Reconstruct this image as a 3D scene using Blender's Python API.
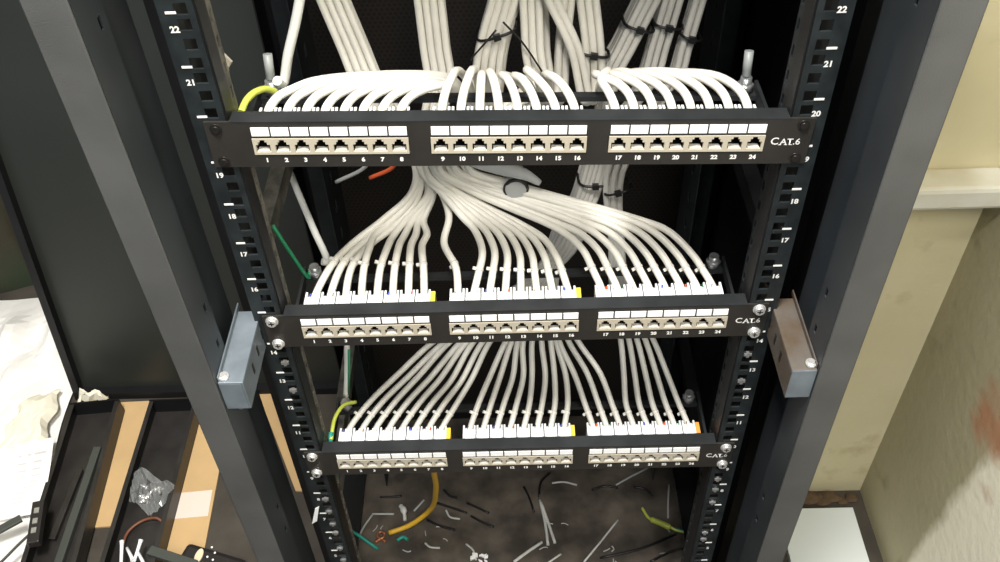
import bpy, math, random
from mathutils import Vector, Matrix
random.seed(7)
for o in list(bpy.data.objects): bpy.data.objects.remove(o)
scn = bpy.context.scene
C = scn.collection

# ------------------------------------------------------------------ camera, world, lights, exposure
# "rack millimetres": X right, Y away from the viewer (0 = front face of the 19 inch rails), Z up (0 = unit mark 15)
GROUND = -780.0
def mm(x, y, z): return Vector((x/1000, y/1000, (z-GROUND)/1000))
FPX = 921.84
PITCH, YAW, ROLL = math.radians(44.385), math.radians(1.335), math.radians(2.394)
CAM = Vector((1.6, -607.9, 628.9))
def cam_axes():
    cp, sp = math.cos(PITCH), math.sin(PITCH)
    r, f, d = Vector((1, 0, 0)), Vector((0, cp, -sp)), Vector((0, -sp, -cp))
    Z = Matrix.Rotation(YAW, 3, 'Z')
    r, f, d = Z @ r, Z @ f, Z @ d
    c, s = math.cos(ROLL), math.sin(ROLL)
    return c*r + s*d, -s*r + c*d, f
AR, AD, AF = cam_axes()
def ray(px, py): return AR*((px-500)/FPX) + AD*((py-281)/FPX) + AF
def PY(px, py, Y): v = ray(px, py); return CAM + v*((Y-CAM.y)/v.y)      # point of a known depth
def PZ(px, py, Z): v = ray(px, py); return CAM + v*((Z-CAM.z)/v.z)      # point at a known height
cd = bpy.data.cameras.new('camera'); cam = bpy.data.objects.new('camera', cd); C.objects.link(cam)
cd.sensor_width = 36; cd.lens = FPX/1000*36; cd.clip_start = 0.02; cd.clip_end = 50
m = Matrix((AR, -AD, -AF)).transposed().to_4x4(); m.translation = mm(*CAM); cam.matrix_world = m
scn.camera = cam

w = bpy.data.worlds.new('world'); scn.world = w; w.use_nodes = True
w.node_tree.nodes['Background'].inputs[0].default_value = (0.80, 0.90, 1.0, 1)
w.node_tree.nodes['Background'].inputs[1].default_value = 0.26
def area(name, loc, target, sx, sy, power, col):
    l = bpy.data.lights.new(name, 'AREA'); l.shape = 'RECTANGLE'; l.size = sx; l.size_y = sy; l.energy = power; l.color = col
    o = bpy.data.objects.new(name, l); C.objects.link(o); o.location = loc
    o.rotation_euler = (Vector(target)-Vector(loc)).to_track_quat('-Z', 'Y').to_euler()
    return o
area('ceiling_light', (-0.22, -0.56, 2.75), (-0.22, -0.50, 0.0), 0.30, 0.50, 88, (1.0, 0.96, 0.90))
area('fill_light_far', (0.35, -1.75, 2.75), (0.30, -1.0, 0.0), 0.30, 1.00, 42, (1.0, 0.95, 0.86))  # unseen fill added to brighten the cable fan, wall and front faces
vs = scn.view_settings
vs.view_transform = 'Standard'; vs.look = 'None'; vs.gamma = 1; vs.use_curve_mapping = False; vs.exposure = 0.08

# ------------------------------------------------------------------ materials
MAT = {}
def mat(name, col, rough=0.5, metal=0.0, var=0.0, scale=20.0, bump=0.0, bscale=200.0, col2=None, trans=0.0, spec=None, alpha=1.0):
    m = bpy.data.materials.new(name); m.use_nodes = True; nt = m.node_tree; b = nt.nodes['Principled BSDF']
    b.inputs['Base Color'].default_value = (*col, 1); b.inputs['Roughness'].default_value = rough; b.inputs['Metallic'].default_value = metal
    if spec is not None: b.inputs['Specular IOR Level'].default_value = spec
    b.inputs['Transmission Weight'].default_value = trans; b.inputs['Alpha'].default_value = alpha
    tc = nt.nodes.new('ShaderNodeTexCoord')
    if var or col2:
        n = nt.nodes.new('ShaderNodeTexNoise'); n.inputs['Scale'].default_value = scale; n.inputs['Detail'].default_value = 6
        nt.links.new(tc.outputs['Object'], n.inputs['Vector'])
        r = nt.nodes.new('ShaderNodeValToRGB'); r.color_ramp.elements[0].position = 0.35; r.color_ramp.elements[1].position = 0.65
        c2 = col2 if col2 else tuple(min(1, c*(1+var)) for c in col)
        c1 = col if col2 else tuple(c*(1-var) for c in col)
        r.color_ramp.elements[0].color = (*c1, 1); r.color_ramp.elements[1].color = (*c2, 1)
        nt.links.new(n.outputs['Fac'], r.inputs['Fac']); nt.links.new(r.outputs['Color'], b.inputs['Base Color'])
    if bump:
        n2 = nt.nodes.new('ShaderNodeTexNoise'); n2.inputs['Scale'].default_value = bscale; n2.inputs['Detail'].default_value = 4
        nt.links.new(tc.outputs['Object'], n2.inputs['Vector'])
        bp = nt.nodes.new('ShaderNodeBump'); bp.inputs['Strength'].default_value = bump; bp.inputs['Distance'].default_value = 0.002
        nt.links.new(n2.outputs['Fac'], bp.inputs['Height']); nt.links.new(bp.outputs['Normal'], b.inputs['Normal'])
    MAT[name] = m; return m
mat('post_grey', (0.078, 0.080, 0.080), 0.42, 0, 0.15, 14, 0.15, 900)
mat('rack_black', (0.008, 0.008, 0.009), 0.45, 0, 0.25, 10, spec=0.35)
mat('rail_black', (0.014, 0.018, 0.020), 0.42, 0.0, 0.3, 60, spec=0.35)
mat('return_blue', (0.028, 0.034, 0.040), 0.45, 0, 0.2, 10)
mat('panel_face', (0.022, 0.020, 0.018), 0.45, 0, 0.12, 40, 0.1, 1200)
mat('panel_metal', (0.030, 0.033, 0.036), 0.35, 0.3, 0.2, 30)
mat('port_frame', (0.46, 0.42, 0.34), 0.5)
mat('socket_black', (0.004, 0.004, 0.004), 0.6)
mat('contact', (0.75, 0.72, 0.66), 0.3, 0.3)
mat('label_white', (0.92, 0.93, 0.94), 0.4)
mat('print_white', (0.80, 0.80, 0.78), 0.5)
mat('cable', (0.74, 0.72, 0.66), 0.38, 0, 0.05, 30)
mat('cable_dimmed', (0.56, 0.55, 0.51), 0.42, 0, 0.05, 30)  # cable colour darkened: weaker light at the lowest panel put into it
mat('ground_white', (0.74, 0.75, 0.72), 0.4)
mat('block_clear', (0.80, 0.82, 0.84), 0.25, 0, 0.10, 300, 0, 200, None, 0.15)
mat('sleeve_grey', (0.30, 0.32, 0.32), 0.4)
mat('tape_torn', (0.34, 0.31, 0.25), 0.7, 0, 0.3, 60)
mat('cap_yellow', (0.80, 0.56, 0.06), 0.45)
mat('cap_orange', (0.75, 0.30, 0.06), 0.45)
mat('tie_black', (0.008, 0.008, 0.008), 0.4)
mat('tie_grey', (0.66, 0.65, 0.61), 0.4)
mat('wire_green', (0.02, 0.22, 0.10), 0.4)
mat('wire_teal', (0.02, 0.30, 0.24), 0.4)
mat('wire_yellow', (0.72, 0.42, 0.03), 0.4)
mat('wire_limegreen', (0.55, 0.62, 0.10), 0.4)
mat('wire_orange', (0.60, 0.10, 0.03), 0.4)
mat('wire_blue', (0.06, 0.10, 0.45), 0.4)
mat('copper', (0.40, 0.16, 0.08), 0.35, 0.6)
mat('zinc', (0.62, 0.64, 0.66), 0.28, 0.85, 0.15, 200)
mat('zinc_worn', (0.05, 0.047, 0.04), 0.6, 0.0, 0, 55, 0, 200, (0.16, 0.148, 0.125))
mat('screw_bright', (0.85, 0.85, 0.84), 0.25, 0.7)
mat('screw_dark', (0.02, 0.018, 0.017), 0.35, 0.4)
mat('bracket_blue', (0.155, 0.185, 0.215), 0.42, 0.2, 0.15, 40)
mat('bracket_rust', (0.10, 0.09, 0.08), 0.6, 0.0, 0, 35, 0, 200, (0.075, 0.052, 0.032))
mat('black_board', (0.021, 0.024, 0.021), 0.40, 0, 0.1, 5)
mat('base_dust', (0.040, 0.033, 0.026), 0.7, 0, 0, 22, 0.6, 60, (0.115, 0.096, 0.076))
mat('floor_dark', (0.055, 0.047, 0.037), 0.8, 0, 0.25, 12, 0.3, 80)
mat('cardboard', (0.56, 0.38, 0.185), 0.85, 0, 0.06, 12, 0.1, 300)
mat('cardboard_pale', (0.62, 0.50, 0.36), 0.85, 0, 0.06, 12)
mat('tape_pale', (0.76, 0.66, 0.58), 0.5)
mat('plastic_white', (0.93, 0.92, 0.90), 0.45, 0, 0.04, 8, 0.4, 25)
mat('paper_cream', (0.86, 0.82, 0.68), 0.8, 0, 0.04, 10)
mat('paper_white', (0.92, 0.90, 0.87), 0.8, 0, 0.04, 10)
mat('ink_faint', (0.66, 0.64, 0.64), 0.8)
mat('bag_clear', (0.80, 0.84, 0.84), 0.12, 0, 0, 10, 0, 200, None, 0.0, 0.8, 0.11)
mat('sack_dark', (0.035, 0.028, 0.016), 0.85, 0, 0, 9, 0.6, 30, (0.022, 0.034, 0.016))
mat('device_black', (0.018, 0.015, 0.015), 0.4)
mat('button_cream', (0.72, 0.64, 0.45), 0.5)
mat('channel_black', (0.020, 0.018, 0.017), 0.45, 0, 0.3, 20)
mat('bar_grey', (0.055, 0.062, 0.055), 0.45)
mat('brown_cord', (0.16, 0.055, 0.025), 0.5)
mat('board_white', (0.74, 0.80, 0.80), 0.5, 0, 0.03, 6)
mat('batten', (0.60, 0.55, 0.40), 0.7, 0, 0, 9, 0.2, 60, (0.74, 0.75, 0.68))
mat('rubble', (0.11, 0.07, 0.038), 0.9, 0, 0.4, 40, 0.5, 90)
mat('clip_grey', (0.42, 0.43, 0.43), 0.4)
mat('clip_pale', (0.58, 0.58, 0.56), 0.5)

def wall_mat(name, base, base2, stain, pale, pale_amt):
    m = bpy.data.materials.new(name); m.use_nodes = True; nt = m.node_tree; b = nt.nodes['Principled BSDF']; b.inputs['Roughness'].default_value = 0.85
    tc = nt.nodes.new('ShaderNodeTexCoord')
    def noise(scale, det, lo, hi):
        n = nt.nodes.new('ShaderNodeTexNoise'); n.inputs['Scale'].default_value = scale; n.inputs['Detail'].default_value = det
        nt.links.new(tc.outputs['Object'], n.inputs['Vector'])
        r = nt.nodes.new('ShaderNodeMapRange'); r.inputs[1].default_value = lo; r.inputs[2].default_value = hi
        nt.links.new(n.outputs['Fac'], r.inputs[0]); return r.outputs[0]
    def mix(fac, a, c):
        x = nt.nodes.new('ShaderNodeMix'); x.data_type = 'RGBA'
        nt.links.new(fac, x.inputs[0])
        if isinstance(a, tuple): x.inputs[6].default_value = (*a, 1)
        else: nt.links.new(a, x.inputs[6])
        x.inputs[7].default_value = (*c, 1); return x.outputs[2]
    c = mix(noise(6, 6, 0.35, 0.65), base, base2)
    c = mix(noise(14, 8, 0.62, 0.72), c, stain)
    if pale_amt:                       # paler patch low on the wall, edge broken by noise
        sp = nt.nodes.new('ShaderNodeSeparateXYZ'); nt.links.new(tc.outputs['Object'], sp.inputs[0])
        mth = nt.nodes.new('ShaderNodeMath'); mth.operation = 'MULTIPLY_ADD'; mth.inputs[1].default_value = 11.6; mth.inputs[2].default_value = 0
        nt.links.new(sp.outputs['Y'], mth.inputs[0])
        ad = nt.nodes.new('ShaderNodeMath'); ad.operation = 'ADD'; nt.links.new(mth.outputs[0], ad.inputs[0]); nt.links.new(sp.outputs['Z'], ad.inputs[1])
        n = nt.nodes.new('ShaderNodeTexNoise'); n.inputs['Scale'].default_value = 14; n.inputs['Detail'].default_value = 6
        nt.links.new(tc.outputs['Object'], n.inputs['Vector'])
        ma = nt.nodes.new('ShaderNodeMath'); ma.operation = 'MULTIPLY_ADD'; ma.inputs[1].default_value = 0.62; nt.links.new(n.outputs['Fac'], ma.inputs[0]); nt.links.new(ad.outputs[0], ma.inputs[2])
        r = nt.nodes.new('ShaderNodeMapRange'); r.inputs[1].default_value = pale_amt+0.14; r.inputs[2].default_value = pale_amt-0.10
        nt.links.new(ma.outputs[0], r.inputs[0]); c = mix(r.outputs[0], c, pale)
        # reddish brick showing through
        ds = nt.nodes.new('ShaderNodeVectorMath'); ds.operation = 'DISTANCE'; ds.inputs[1].default_value = (0, 0.070, 0.46)
        nt.links.new(tc.outputs['Object'], ds.inputs[0])
        mb = nt.nodes.new('ShaderNodeMath'); mb.operation = 'MULTIPLY_ADD'; mb.inputs[1].default_value = 0.22; nt.links.new(n.outputs['Fac'], mb.inputs[0]); nt.links.new(ds.outputs['Value'], mb.inputs[2])
        r2 = nt.nodes.new('ShaderNodeMapRange'); r2.inputs[1].default_value = 0.185; r2.inputs[2].default_value = 0.125
        nt.links.new(mb.outputs[0], r2.inputs[0]); c = mix(r2.outputs[0], c, (0.46, 0.24, 0.13))
    nt.links.new(c, b.inputs['Base Color'])
    n2 = nt.nodes.new('ShaderNodeTexNoise'); n2.inputs['Scale'].default_value = 60; n2.inputs['Detail'].default_value = 8; nt.links.new(tc.outputs['Object'], n2.inputs['Vector'])
    bp = nt.nodes.new('ShaderNodeBump'); bp.inputs['Strength'].default_value = 0.25; bp.inputs['Distance'].default_value = 0.004
    nt.links.new(n2.outputs['Fac'], bp.inputs['Height']); nt.links.new(bp.outputs['Normal'], b.inputs['Normal'])
    MAT[name] = m
wall_mat('wall_cream', (0.66, 0.60, 0.38), (0.72, 0.66, 0.44), (0.57, 0.50, 0.30), None, 0)
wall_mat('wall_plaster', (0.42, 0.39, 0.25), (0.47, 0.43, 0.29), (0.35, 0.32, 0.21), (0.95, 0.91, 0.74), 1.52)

def door_mat():
    m = bpy.data.materials.new('perforated'); m.use_nodes = True; nt = m.node_tree; b = nt.nodes['Principled BSDF']; b.inputs['Roughness'].default_value = 0.4
    tc = nt.nodes.new('ShaderNodeTexCoord'); mp = nt.nodes.new('ShaderNodeMapping'); nt.links.new(tc.outputs['Object'], mp.inputs[0])
    # two offset square grids of round holes = a staggered (hexagonal) perforation
    def dots(off):
        a = nt.nodes.new('ShaderNodeVectorMath'); a.operation = 'MULTIPLY_ADD'; a.inputs[1].default_value = (150, 0, 87); a.inputs[2].default_value = off
        nt.links.new(mp.outputs[0], a.inputs[0])
        f = nt.nodes.new('ShaderNodeVectorMath'); f.operation = 'FRACTION'; nt.links.new(a.outputs[0], f.inputs[0])
        s = nt.nodes.new('ShaderNodeVectorMath'); s.operation = 'MULTIPLY_ADD'; s.inputs[1].default_value = (1, 0, 1.73); s.inputs[2].default_value = (-.5, 0, -.865); nt.links.new(f.outputs[0], s.inputs[0])
        l = nt.nodes.new('ShaderNodeVectorMath'); l.operation = 'LENGTH'; nt.links.new(s.outputs[0], l.inputs[0])
        c = nt.nodes.new('ShaderNodeMath'); c.operation = 'LESS_THAN'; c.inputs[1].default_value = 0.36; nt.links.new(l.outputs['Value'], c.inputs[0]); return c.outputs[0]
    mx = nt.nodes.new('ShaderNodeMath'); mx.operation = 'MAXIMUM'; nt.links.new(dots((0, 0, 0)), mx.inputs[0]); nt.links.new(dots((.5, 0, .5)), mx.inputs[1])
    x = nt.nodes.new('ShaderNodeMix'); x.data_type = 'RGBA'; x.inputs[6].default_value = (0.022, 0.017, 0.014, 1); x.inputs[7].default_value = (0.007, 0.0055, 0.0045, 1)
    nt.links.new(mx.outputs[0], x.inputs[0]); nt.links.new(x.outputs[2], b.inputs['Base Color'])
    MAT['perforated'] = m
door_mat()

# ------------------------------------------------------------------ mesh helpers (all input in millimetres)
class MB:
    def __init__(s): s.v, s.f, s.sm = [], [], []
    def add(s, vs, fs, smooth=False):
        n = len(s.v); s.v += [Vector(v) for v in vs]; s.f += [tuple(i+n for i in f) for f in fs]; s.sm += [smooth]*len(fs); return s
    def box(s, x0, x1, y0, y1, z0, z1):
        return s.add([(x, y, z) for z in (z0, z1) for y in (y0, y1) for x in (x0, x1)],
                     [(0, 2, 3, 1), (4, 5, 7, 6), (0, 1, 5, 4), (2, 6, 7, 3), (0, 4, 6, 2), (1, 3, 7, 5)])
    def obox(s, c, ax, ay, az, hx, hy, hz):      # oriented box
        c, ax, ay, az = map(Vector, (c, ax, ay, az))
        return s.add([c+ax*hx*i+ay*hy*j+az*hz*k for k in (-1, 1) for j in (-1, 1) for i in (-1, 1)],
                     [(0, 2, 3, 1), (4, 5, 7, 6), (0, 1, 5, 4), (2, 6, 7, 3), (0, 4, 6, 2), (1, 3, 7, 5)])
    def tube(s, pts, r, n=8, cap=True):
        pts = [Vector(p) for p in pts]; N = len(pts); rs = r if isinstance(r, (list, tuple)) else [r]*N
        T = [(pts[min(i+1, N-1)]-pts[max(i-1, 0)]).normalized() for i in range(N)]
        u = T[0].orthogonal().normalized(); vs = []
        for i in range(N):
            u = (u-T[i]*u.dot(T[i])).normalized(); wv = T[i].cross(u)
            for k in range(n):
                a = 2*math.pi*k/n; vs.append(pts[i]+(u*math.cos(a)+wv*math.sin(a))*rs[i])
        fs = [(i*n+k, i*n+(k+1) % n, (i+1)*n+(k+1) % n, (i+1)*n+k) for i in range(N-1) for k in range(n)]
        s.add(vs, fs, True)
        if cap:
            b = len(s.v)-len(vs); s.f += [tuple(b+k for k in reversed(range(n))), tuple(b+(N-1)*n+k for k in range(n))]; s.sm += [False]*2
        return s
    def cyl(s, p0, p1, r, n=16): return s.tube([p0, p1], r, n)
    def prism(s, poly, d0, d1):                  # poly of points, extruded from offset d0 to d1 (vectors)
        n = len(poly); d0, d1 = Vector(d0), Vector(d1)
        vs = [Vector(p)+d0 for p in poly]+[Vector(p)+d1 for p in poly]
        return s.add(vs, [tuple(range(n)), tuple(range(2*n-1, n-1, -1))]+[(i, i+n, (i+1) % n+n, (i+1) % n) for i in range(n)])
    def grid(s, fn, nu, nv, smooth=True):
        return s.add([fn(i/(nu-1), j/(nv-1)) for j in range(nv) for i in range(nu)],
                     [(j*nu+i, j*nu+i+1, (j+1)*nu+i+1, (j+1)*nu+i) for j in range(nv-1) for i in range(nu-1)], smooth)
    def mesh(s, name, material, off=(0, 0, 0), scale=0.001, bevel=0):
        off = Vector(off); me = bpy.data.meshes.new(name)
        me.from_pydata([tuple((v-off)*scale) for v in s.v], [], s.f); me.polygons.foreach_set('use_smooth', s.sm)
        me.materials.append(MAT[material]); me.update(); return me
def link(o, parent=None):
    C.objects.link(o)
    if parent: o.parent = parent
    return o
def tag(o, label=None, cat=None, group=None, kind=None):
    if label: o['label'] = label
    if cat: o['category'] = cat
    if group: o['group'] = group
    if kind: o['kind'] = kind
    return o
def empty(name, base): o = bpy.data.objects.new(name, None); o.empty_display_size = 0.05; o.location = mm(*base); o['base'] = 0; del o['base']; return link(o)
def part(name, mb, material, parent, base=(0, 0, 0), bevel=0):          # mesh in rack mm under an Empty standing at `base`
    o = link(bpy.data.objects.new(name, mb.mesh(name, material, base)), parent)
    if bevel: bv(o, bevel)
    return o
def bv(o, w, seg=2):
    b = o.modifiers.new('bevel', 'BEVEL'); b.width = w/1000; b.segments = seg; b.limit_method = 'ANGLE'; b.angle_limit = math.radians(40)
def single(name, mb, material, label, cat, group=None, kind=None, bevel=0):
    lo = Vector([min(v[i] for v in mb.v) for i in range(3)]); hi = Vector([max(v[i] for v in mb.v) for i in range(3)])
    base = Vector(((lo.x+hi.x)/2, (lo.y+hi.y)/2, lo.z))
    o = link(bpy.data.objects.new(name, mb.mesh(name, material, base))); o.location = mm(*base)
    if bevel: bv(o, bevel)
    return tag(o, label, cat, group, kind)
def inst(me, name, parent, loc=(0, 0, 0)):
    o = link(bpy.data.objects.new(name, me), parent); o.location = Vector(loc)/1000; return o
def smooth_path(pts, k=6):
    P = [Vector(p) for p in pts]; P = [P[0]*2-P[1]]+P+[P[-1]*2-P[-2]]; out = []
    for i in range(1, len(P)-2):
        p0, p1, p2, p3 = P[i-1:i+3]
        d01, d12, d23 = [max(1e-3, (b-a).length)**0.5 for a, b in ((p0, p1), (p1, p2), (p2, p3))]
        m1 = (p2-p1)+((p1-p0)/d01-(p2-p0)/(d01+d12))*d12
        m2 = (p2-p1)+((p3-p2)/d23-(p3-p1)/(d12+d23))*d12
        for j in range(k):
            t = j/k; t2, t3 = t*t, t*t*t
            out.append(p1*(2*t3-3*t2+1)+m1*(t3-2*t2+t)+p2*(-2*t3+3*t2)+m2*(t3-t2))
    out.append(P[-2]); return out
TXT = {}
def make_texts(items):                     # printed characters as flat meshes, lying in the X-Z plane
    obs = {}
    for key, (s, size, bold) in items.items():
        c = bpy.data.curves.new('print', 'FONT'); c.body = s; c.size = size/1000; c.align_x = 'CENTER'; c.align_y = 'CENTER'; c.offset = bold*size/1000; c.resolution_u = 3
        o = bpy.data.objects.new('print', c); C.objects.link(o); obs[key] = o
    dg = bpy.context.evaluated_depsgraph_get(); dg.update()
    for key, o in obs.items():
        me = bpy.data.meshes.new_from_object(o.evaluated_get(dg))
        for v in me.vertices: v.co = (v.co.x, 0, v.co.y)
        me.materials.clear(); me.materials.append(MAT['print_white']); TXT[key] = me
    for o in obs.values():
        c = o.data; bpy.data.objects.remove(o); bpy.data.curves.remove(c)
it = {('p', n): (str(n), 5.5, 0.05) for n in range(1, 25)}
it.update({('u', n): (str(n), 7.0, 0.04) for n in range(1, 30)})
it['C'] = ('C', 9.6, 0.012); it['AT.6'] = ('AT.6', 8.2, 0.012)
make_texts(it)

# ------------------------------------------------------------------ setting: floor and walls
def struct(name, mb, material): return single(name, mb, material, None, None, kind='structure')
struct('floor', MB().box(-1900, 595, -1300, 1000, GROUND-40, GROUND), 'floor_dark')
struct('wall_back', MB().box(-1900, 345, 1000, 1060, GROUND, 1900), 'wall_cream')
struct('wall_pilaster', MB().box(345, 595, 285, 1060, GROUND, 1900), 'wall_cream')
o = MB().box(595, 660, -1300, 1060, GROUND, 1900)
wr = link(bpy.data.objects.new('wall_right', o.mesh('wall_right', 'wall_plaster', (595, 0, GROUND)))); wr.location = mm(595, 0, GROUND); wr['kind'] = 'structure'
tr = struct('trim_1', MB().box(346, 594, 240, 284.5, -103, -70), 'batten'); bv(tr, 6)

# ------------------------------------------------------------------ the rack cabinet
RB = (0, 180, GROUND)
rack = tag(empty('server_rack', RB), 'open black steel equipment rack holding three cabled patch panels', 'rack')
def rp(name, mb, material, parent=None, bevel=0): return part(name, mb, material, parent or rack, RB, bevel)
ZT = 700
def strip_with_holes(mb, a0, a1, zc, za, zb, ha, hz, plane, c0, c1):
    """flat strip from a0 to a1 with rectangular holes centred on a=ha (tuple lo, hi) at heights zc, thickness c0..c1; plane 'x' = strip spans X, 'y' = spans Y"""
    def bx(p0, p1, z0, z1):
        if plane == 'x': mb.box(p0, p1, c0, c1, z0, z1)
        else: mb.box(c0, c1, p0, p1, z0, z1)
    bx(a0, ha[0], za, zb); bx(ha[1], a1, za, zb)
    zs = sorted(zc); prev = za
    for z in zs:
        bx(ha[0], ha[1], prev, z-hz); prev = z+hz
    bx(ha[0], ha[1], prev, zb)
for s in (-1, 1):
    def X(a, b): return (min(s*a, s*b), max(s*a, s*b))
    # front post: folded front face, inner return with slots, recessed second fold, outer side
    p = MB(); p.box(*X(270, 300), -80, -78, -735, ZT); p.box(*X(298, 300), -80, -20, -735, ZT)
    post = rp('front_post', p, 'post_grey', bevel=1.2)
    p = MB(); strip_with_holes(p, -78, -38, sorted([10+q+d for q in (-640, -320, 0, 320, 640, 960) for d in (0, 46)]), -735, ZT, (-50, -45), 5, 'y', *X(270, 271.5))
    p.box(*X(270, 284), -38, -36.5, -735, ZT); p.box(*X(282.5, 284), -38, 30, -735, ZT)
    rp('post_return', p, 'return_blue', post)
    # side frame of the cabinet (a second, inner upright) and the rear post
    p = MB(); p.box(*X(256, 283), 60, 62, -720, ZT); p.box(*X(262, 264), 62, 95, -720, ZT); rp('inner_upright', p, 'rack_black')
    p = MB(); p.box(*X(262, 300), 440, 442, -735, ZT); p.box(*X(298, 300), 400, 442, -735, ZT); p.box(*X(262, 264), 400, 440, -735, ZT); rp('rear_post', p, 'rack_black')
    # front 19 inch rail with three square holes per unit, unit marks and numbers
    p = MB(); UB = -3.7
    zc = [UB+44.45*k-off for k in range(-13, 12) for off in (6.35, 22.2, 38.1)]
    strip_with_holes(p, *X(223, 250), zc, -700, ZT, X(228, 237.5), 4.75, 'x', 0, 2)
    p.box(*X(248, 250), 2, 40, -700, ZT)
    rail = rp('mounting_rail', p, 'rail_black', bevel=0)
    p = MB(); p.box(*X(221.5, 223), 2, 22, -700, ZT); rp('rail_flange', p, 'rack_black', rail)
    p = MB(); strip_with_holes(p, 22, 33, [UB+44.45*k-off for k in range(-13, 12) for off in (14, 36)], -700, ZT, (25, 30), 5, 'y', *X(221.5, 223)); rp('rail_edge', p, 'zinc_worn' if s < 0 else 'rail_black', rail)
    tick = MB().box(-4, 4, -0.35, 0.05, -0.9, 0.9).mesh('unit_mark', 'print_white')
    for k in range(3, 24):
        z = (k-15)*44.45
        def L(x, y, zz): return (x-RB[0], y-RB[1], zz-RB[2])
        inst(tick, 'unit_mark', rail, L(s*240.5, -0.1, z))
        if not (s < 0 and k in (20, 15)): inst(TXT[('u', k)], 'unit_number', rail, L(s*241, -0.35, z-13.5))
    # bright cage nuts / clips left in the lower rail holes
    for zz in ((-74, -118, -325, -352, -381, -402, -440, -470) if s < 0 else (-78, -120, -300, -322, -350, -420, -436)):
        p = MB().box(*X(229, 236.5), -1.2, 1.6, zz-1.6, zz+1.6); p.box(*X(231, 234), -2, 1.6, zz-3, zz+3); rp('cage_nut', p, 'zinc', rail)
    # rear rail
    p = MB(); strip_with_holes(p, *X(223, 262), [UB+44.45*k-22 for k in range(-13, 15)], -700, ZT, X(229, 238), 14, 'x', 340, 342)
    rr = rp('rear_rail', p, 'rail_black')
    p = MB(); strip_with_holes(p, 262, 340, [UB+44.45*k-22 for k in range(-13, 15)], -700, ZT, (290, 300), 8, 'y', *X(223, 224.5)); rp('rail_flange', p, 'rail_black', rr)
    # folded bracket joining post and rail
    zt = -12 if s < 0 else -13
    zb = zt-38
    p = MB(); p.box(*X(247, 269.8), -76, 14, zt-1.6, zt); p.box(*X(247, 248.6), -76, 14, zb, zt-1.6); p.box(*X(248.6, 269.8), -76, -74.4, zb, zt-1.6)
    p.box(*X(268.2, 269.8), -74.4, 20, zt, zt+6); p.box(*X(247, 250.2), 14, 40, zb, zt)
    br = rp('rail_bracket', p, 'bracket_blue' if s < 0 else 'bracket_rust', bevel=0.9)
    if s > 0: rp('front_lip', MB().box(*X(247.5, 269.5), -77, -76.1, zb+.5, zt-.5), 'bracket_blue', br)
    for yy in (-44, -22, 0): rp('slot', MB().box(*X(246.6, 247), yy-2, yy+2, zb+14, zb+26), 'socket_black', br)
    p = MB().cyl((s*265, -70, zt), (s*265, -70, zt+3.5), 5, 12); p.cyl((s*265, -70, zt+3.5), (s*265, -70, zt+5.5), 3, 8); rp('screw', p, 'screw_bright', br)
    rp('bolt', MB().cyl((s*259, -70, zb-5), (s*259, -70, zb), 3, 8), 'zinc', br)
    # depth bars tying front and rear rails together
    for zz in ((22, -420) if s < 0 else (22, -420)):
        p = MB(); p.box(*X(246, 262), 85, 338, zz-2, zz); p.box(*X(246, 248), 85, 338, zz-24, zz-2); rp('depth_bar', p, 'zinc_worn' if s < 0 else 'rack_black')
rp('base_plate', MB().box(-298, 298, -20, 440, -724, -720), 'base_dust')
p = MB(); p.box(-300, 300, -80, -50, -735, -690); p.box(-300, 300, 415, 442, -735, -690)
for s in (-1, 1): p.box(*((-300, -264) if s < 0 else (264, 300)), -50, 415, -735, -712)
rp('base_frame', p, 'rack_black')
for x in (-270, 270):
    for y in (-40, 400): p = MB().cyl((x, y, GROUND), (x, y, GROUND+8), 22, 16); p.cyl((x, y, GROUND+8), (x, y, -735), 7, 10); rp('levelling_foot', p, 'zinc_worn')
rp('shade_roof', MB().box(-300, 300, -80, 442, ZT, ZT+30), 'rack_black')  # roof out of view, set low to shade the cable bundles behind
rd = rp('rear_door', MB().box(-262, 262, 430, 434, -712, ZT-5), 'perforated')
rp('side_panel', MB().box(296, 299, -18, 400, -712, ZT), 'rack_black')

lrail = [o for o in rack.children if o.name.startswith('mounting_rail')][0]
rp('tape_residue', MB().prism([PY(x-10, y, 33) for x, y in [(226, 48), (234, 55), (241, 62), (237, 69), (238, 80), (241, 96), (234, 88), (230, 70)]], (0, 0, 0), (1.2, 1.2, 0)), 'tape_torn', lrail)
rp('white_tag', MB().prism([PY(x, y, -1.4) for x, y in [(315, 509), (319, 507), (317, 521), (312, 524)]], (0, 0, 0), (0, 1.2, 0)), 'label_white', lrail)
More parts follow.
